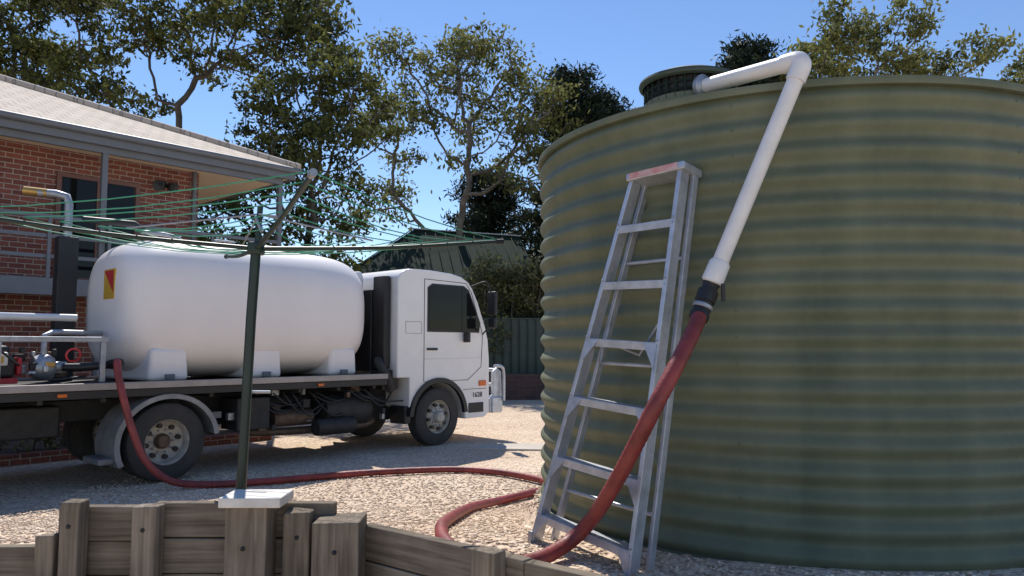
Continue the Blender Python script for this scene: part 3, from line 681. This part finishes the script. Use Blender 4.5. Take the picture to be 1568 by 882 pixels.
for k,ang in enumerate((-2.05,-1.2,-2.95)):
    P=[]
    for i in range(18):
        z=pitch*(i+.5); r=TR+amp; c,s_=math.cos(ang),math.sin(ang)
        P.append([(c*(r-.004),s_*(r-.004),z),(c*(r+.004),s_*(r+.004),z)])
    tubes('rivets_%d'%(k+1),P,.006,M['tank'],W,6)
hx,hy=1.20-2.22,4.98-6.13; hb=Ht+.03
lathe('hatch_neck',[(.33,-.05),(.33,.06),(.30,.07),(.30,.1)],(hx,hy,hb),(0,0,1),M['tank'],W,40)
lathe('strainer_basket',[(.27,.05),(.275,.25),(.0,.26)],(hx,hy,hb),(0,0,1),M['black'],W,40)
P=[]
for i in range(30):
    a=i*2*math.pi/30; P.append([(hx+.292*math.cos(a),hy+.292*math.sin(a),hb+.07),(hx+.292*math.cos(a),hy+.292*math.sin(a),hb+.23)])
tubes('strainer_bars',P,.009,M['shed_green'],W,5)
for i,z in enumerate((.12,.17)):
    lathe('strainer_ring_%d'%i,[(.296,z),(.303,z+.006),(.296,z+.012)],(hx,hy,hb),(0,0,1),M['shed_green'],W,40)
lathe('hatch_cover',[(.31,.21),(.33,.22),(.335,.235),(.33,.25),(.25,.285),(.16,.305),(.0,.315)],(hx,hy,hb),(0,0,1),M['dark_green'],W,40,25)

# ---------------------------------------------------------------- filling pipe and hose
FP=empty('filling_pipe',(0,0,0))
e0=Vector((1.22,4.66,3.37)); e1=Vector((1.64,4.10,3.33)); e2=Vector((1.135,4.24,2.09))
a=(e0-e1).normalized(); b=(e2-e1).normalized()
tube('horizontal_pipe',[e0+a*.02,e1+a*.1],.048,M['white_pvc'],FP,20)
tube('drop_pipe',[e1+b*.1,e2],.046,M['white_pvc'],FP,20)
tube('elbow',[e1+a*.13,e1+a*.05,e1+(a+b)*.018,e1+b*.05,e1+b*.13],.055,M['white_pvc'],FP,20,5)
lathe('inlet_flange',[(.0,.03),(.075,.03),(.08,0),(.05,-.02)],tuple(e0),tuple(a),M['galv'],FP,20)
lathe('reducer',[(.047,-.13),(.060,-.11),(.062,.0),(.05,.01),(.0,.01)],tuple(e2),tuple(b),M['white_pvc'],FP,24)
HO=empty('red_hose',(0,0,0))
c1=Vector((1.05,4.2,1.9)); cb=(c1-e2).normalized()
lathe('camlock_coupling',[(.05,-.02),(.05,.02),(.045,.03),(.045,.06),(.058,.065),(.058,.13),(.05,.135),(.05,.2),(.055,.21),(.055,.24),(.045,.25)],tuple(e2),tuple(cb),M['black'],HO,24)
lathe('clamp_ring',[(.052,.15),(.057,.155),(.057,.17),(.052,.175)],tuple(e2),tuple(cb),M['galv'],HO,24)
box('camlock_lever',(1.16,4.14,1.97),(1.18,4.16,2.07),M['black'],HO,bevel=.004)
hp=[e2+cb*.2,(1.0,4.12,1.82),(.87,3.98,1.63),(.735,3.93,1.40),(.64,4.02,1.18),(.56,4.18,.97),(.46,4.42,.73),(.33,4.46,.59),(.15,4.26,.555),(-.05,4.14,.555),(-.25,4.30,.555),(-.40,4.62,.55),
    (-.47,5.1,.50),(-.50,5.67,.42),(-.46,6.6,.28),(-.38,7.4,.18),(-.17,8.3,.07),(.2,8.75,.05),(.48,9.15,.05),(.36,9.6,.05),(.05,10.0,.05),(-.35,10.3,.05),(-.9,10.42,.05),(-1.94,10.14,.05),(-3.11,9.5,.05),(-3.75,9.3,.05),
    (-4.12,9.18,.12),(-4.36,9.08,.36),(-4.5,9.03,.7),(-4.62,9.02,1.08),(-4.72,9.06,1.38),(-4.77,9.12,1.52),(-4.80,9.17,1.545)]
hp=[Vector(p) for p in hp]
for i,p in enumerate(hp):
    if i>=8 and i<26: p.z=float(G(p.x,p.y))+.05
Pp=catmull(hp,14); rr=[.042+.0022*(i%2) for i in range(len(Pp))]
V,F=tube_geo(Pp,rr,14); mesh_obj('hose',V,F,M['red_hose'],HO,smooth=True)

# ---------------------------------------------------------------- step ladder
LD=empty('step_ladder',(0,0,0))
TLp=Vector((.775,4.66,2.75));TRp=Vector((1.02,4.40,2.76));BL=Vector((.147,4.82,.50));BR=Vector((.645,4.20,.42))
nrm=(TRp-TLp).cross(BL-TLp).normalized()
if nrm.y>0: nrm=-nrm
across=(TRp-TLp).normalized()
beam('rail_1',TLp,BL,nrm,.085,.03,M['alu'],LD); beam('rail_2',TRp,BR,nrm,.085,.03,M['alu'],LD)
off=-nrm*.09
B0=[TLp+off+across*.02,TRp+off+across*.02]; B1=[BL+Vector((.12,.06,0)),BR+Vector((.11,.05,.04))]
for i in (0,1): beam('rear_rail_%d'%(i+1),B0[i],B1[i],nrm,.05,.025,M['alu'],LD)
for i,s in enumerate((.13,.285,.44,.60,.765,.925)):
    l=TLp.lerp(BL,s); r=TRp.lerp(BR,s); beam('tread_%d'%(i+1),l,r,Vector((nrm.x,nrm.y,0)),.085,.028,M['alu'],LD)
    beam('tread_lip_%d'%(i+1),l+nrm*.04+Vector((0,0,-.02)),r+nrm*.04+Vector((0,0,-.02)),Vector((0,0,1)),.04,.004,M['alu'],LD)
    if s>.3:
        for k,(p,q,t1) in enumerate(((l,r,BL-TLp),(r,l,BR-TRp))):
            d=(q-p).normalized()*.10; t=t1.normalized()*.15; o=nrm*.046
            V=[p+o,p+d+o,p+t+o,p+o-nrm*.004,p+d+o-nrm*.004,p+t+o-nrm*.004]
            mesh_obj('gusset_%d_%d'%(i,k),V,[(0,1,2),(5,4,3),(0,3,4,1),(1,4,5,2),(2,5,3,0)],M['alu'],LD)
for i,s in enumerate((.22,.5,.86)):
    tube('rear_brace_%d'%(i+1),[B0[0].lerp(B1[0],s),B0[1].lerp(B1[1],s)],.012,M['alu'],LD,8)
tube('spreader_1',[TLp.lerp(BL,.42),TLp.lerp(BL,.5)+off*.8+across*.06,B0[0].lerp(B1[0],.36)],.008,M['galv'],LD,6)
tube('spreader_2',[TRp.lerp(BR,.36),TRp.lerp(BR,.46)+off*.5-across*.18,B0[0].lerp(B1[0],.44)],.008,M['galv'],LD,6)
P=[]
for (p,q) in ((TLp,BL),(TRp,BR)):
    for s in (.13,.285,.44,.60,.765,.925):
        for k in (-.018,.018):
            c=p.lerp(q,s)+Vector((0,0,k))+nrm*.0425; P.append([c,c+nrm*.005])
tubes('rivets',P,.006,M['galv'],LD,6)
beam('top_cap',TLp+Vector((-.02,.02,.02))-nrm*.04,TRp+Vector((.03,-.03,.02))-nrm*.04,nrm,.2,.05,M['alu'],LD,.01)
beam('top_cap_label',TLp+nrm*.062+Vector((.0,0,.02)),TRp+nrm*.062+Vector((.0,0,.02)),(0,0,1),.035,.006,mat('pink_label',(.5,.16,.17),.6,dirt=(.6,.5,.5),vscale=12),LD,0)
for i,p in enumerate((BL,BR)): beam('foot_%d'%(i+1),p+Vector((0,0,.07)),p+Vector((-.01,0,-.02)),nrm,.09,.035,M['galv'],LD)

# ---------------------------------------------------------------- clothes hoist
CH=empty('rotary_clothesline',(0,0,0))
hub=Vector((-1.62,4.72,2.34))
tube('post',[(-1.685,4.72,.45),(-1.64,4.72,1.9),hub],.031,M['green_paint'],CH,16)
tube('post_upper',[hub+Vector((0,0,-.1)),hub+Vector((.02,0,.27))],.018,M['green_paint'],CH,12)
tube('post_collar',[(-1.685,4.72,.45),(-1.68,4.72,.8)],.038,M['green_paint'],CH,16)
box('hub_block',(hub.x-.045,hub.y-.045,hub.z-.04),(hub.x+.045,hub.y+.045,hub.z+.04),M['green_paint'],CH,.012)
tips=[Vector((-.09,5.32,2.47)),Vector((-.87,3.22,2.47)),Vector((-3.15,4.12,2.47)),Vector((-2.38,6.22,2.47))]
for i,t in enumerate(tips):
    d=(t-hub); mid=hub+d*.5+Vector((0,0,-.02)); 
    tube('arm_%d'%(i+1),[hub,mid,t],.0135,M['green_paint'],CH,10,5)
    tube('stay_%d'%(i+1),[hub+Vector((.01,0,.22)),hub+d*.45+Vector((0,0,.03))],.006,M['galv'],CH,6)
    tube('arm_end_%d'%(i+1),[t-d.normalized()*.02,t+d.normalized()*.03],.018,M['galv'] if i==1 else M['black'],CH,12)
ws=[]
for f in (.30,.42,.54,.66,.77,.88,.985):
    for i in range(4):
        a=hub+(tips[i]-hub)*f+Vector((0,0,.02)); b=hub+(tips[(i+1)%4]-hub)*f+Vector((0,0,.02)); sg=.02+.035*rng.random(); m=(a+b)/2+Vector((0,0,-sg)); ws.append([a,(a+m)/2+Vector((0,0,-sg*.25)),m,(b+m)/2+Vector((0,0,-sg*.25)),b])
tubes('lines',ws,.0035,M['wire'],CH,5)
tube('crank_handle',[hub+Vector((0,0,-.9)),hub+Vector((.12,-.02,-.9))],.009,M['galv'],CH,8)
tube('winder_cross',[hub+Vector((-.0,-.03,.20)),hub+Vector((.05,-.05,.1))],.01,M['galv'],CH,8)

# ---------------------------------------------------------------- timber retaining wall
RW=empty('timber_retaining_wall',(0,0,0))
yL=4.40
def vary(o,dx):
    o.data.transform(Matrix.Translation((-dx,0,-dx*.37))); o.location=(dx,0,dx*.37); return o
def sleeper(nm,x0,x1,z1,y=yL,n=3,t=.075):
    for k in range(n):
        j=rng.normal()*.007
        vary(box('%s_%d'%(nm,k+1),(x0,y+j,z1-.2*(k+1)+.007),(x1,y+t+j,z1-.2*k),M['timber'],RW,.009),rng.uniform(-9,9))
sleeper('board_a',-8,-2.52,.575)
sleeper('board_b',-2.60,-2.06,.805,yL+.002,4)
sleeper('board_c',-2.06,-1.02,.825,yL+.006,4)
def post(nm,x0,x1,z,y0,d,m='timber_v'):
    V=[]
    t=rng.normal()*.006
    for zz,k in ((-.1,0),(z,1)):
        for x,y in ((x0,y0),(x1,y0),(x1,y0+d),(x0,y0+d)): V.append((x+t*k,y,zz+(rng.normal()*.006 if k else 0)))
    return vary(mesh_obj(nm,V,BF,M[m],RW,bevel=.01),rng.uniform(-9,9))
post('post_1',-2.66,-2.555,.665,yL-.11,.10)
post('post_2',-2.53,-2.42,.855,yL-.12,.11)
post('post_3',-2.13,-1.99,.825,yL-.12,.11)
post('post_4',-1.58,-1.35,.835,yL-.20,.19)
post('post_5',-1.28,-1.13,.80,yL-.12,.11)
post('post_6',-1.10,-.84,.765,yL-.20,.24)
box('post_cap',(-1.60,yL-.24,.845),(-1.26,yL+.02,.90),M['cap_white'],RW,.008)
tubes('coach_bolts',[[(-2.475,yL-.125,.72),(-2.475,yL-.115,.72)],[(-2.06,yL-.125,.7),(-2.06,yL-.115,.7)],[(-1.47,yL-.207,.62),(-1.47,yL-.195,.62)],[(-1.47,yL-.207,.45),(-1.47,yL-.195,.45)],[(-.97,yL-.207,.6),(-.97,yL-.195,.6)],[(-1.2,yL-.125,.66),(-1.2,yL-.115,.66)]],.012,M['black'],RW,10)
p0=Vector((-.87,4.42,0)); p1=Vector((1.25,2.735,0)); dd=(p1-p0).normalized(); nn_=Vector((dd.y,-dd.x,0))
L0=(p1-p0).length
def rot_box(nm,s0,s1,o0,o1,z0,z1,m):
    V=[]
    for z in (z0,z1):
        for s,o in ((s0,o0),(s1,o0),(s1,o1),(s0,o1)): q=p0+dd*s+nn_*o; V.append((q.x,q.y,z))
    return vary(mesh_obj(nm,V,BF,m,RW,bevel=.009),rng.uniform(-9,9))
for k in range(3):
    rot_box('side_board_a%d'%k,.0,1.18,-.075,0,.70-.2*(k+1)+.007,.70-.2*k,M['timber'])
    rot_box('side_board_b%d'%k,1.185,L0,-.072,.003,.695-.2*(k+1)+.007,.695-.2*k,M['timber'])
rot_box('side_post_1',.93,1.08,.004,.10,-.1,.735,M['timber_v'])
rot_box('side_post_2',1.9,2.05,.004,.10,-.1,.73,M['timber_v'])

# ---------------------------------------------------------------- light and camera
el=math.radians(54); az=math.atan2(-.28,.96)
s=Vector((math.sin(az)*math.cos(el),math.cos(az)*math.cos(el),math.sin(el)))
ld=bpy.data.lights.new('sun','SUN'); ld.energy=5.0; ld.angle=math.radians(.5); ld.color=(1,.955,.88)
so=bpy.data.objects.new('sun',ld); so.rotation_euler=s.to_track_quat('Z','Y').to_euler(); COL.objects.link(so)
w=bpy.data.worlds.new('World'); scene.world=w; w.use_nodes=True; nt=w.node_tree
sk=nt.nodes.new('ShaderNodeTexSky'); sk.sky_type='NISHITA'; sk.sun_disc=False; sk.sun_elevation=el; sk.sun_rotation=az
sk.air_density=1.0; sk.dust_density=.0; sk.ozone_density=2.6
hs=nt.nodes.new('ShaderNodeHueSaturation'); hs.inputs['Saturation'].default_value=1.1; hs.inputs['Hue'].default_value=.506
bg=nt.nodes['Background']; bg.inputs[1].default_value=.15; nt.links.new(sk.outputs[0],hs.inputs['Color']); nt.links.new(hs.outputs[0],bg.inputs[0])
cam=bpy.data.cameras.new('camera'); co=bpy.data.objects.new('camera',cam); COL.objects.link(co)
cam.lens=26.4; cam.sensor_width=36; cam.clip_end=3000; cam.clip_start=.05
co.location=(0,0,1.72); co.rotation_euler=(math.radians(90+4.48),0,0)
scene.camera=co
scene.view_settings.view_transform='Standard'; scene.view_settings.look='None'; scene.view_settings.exposure=0
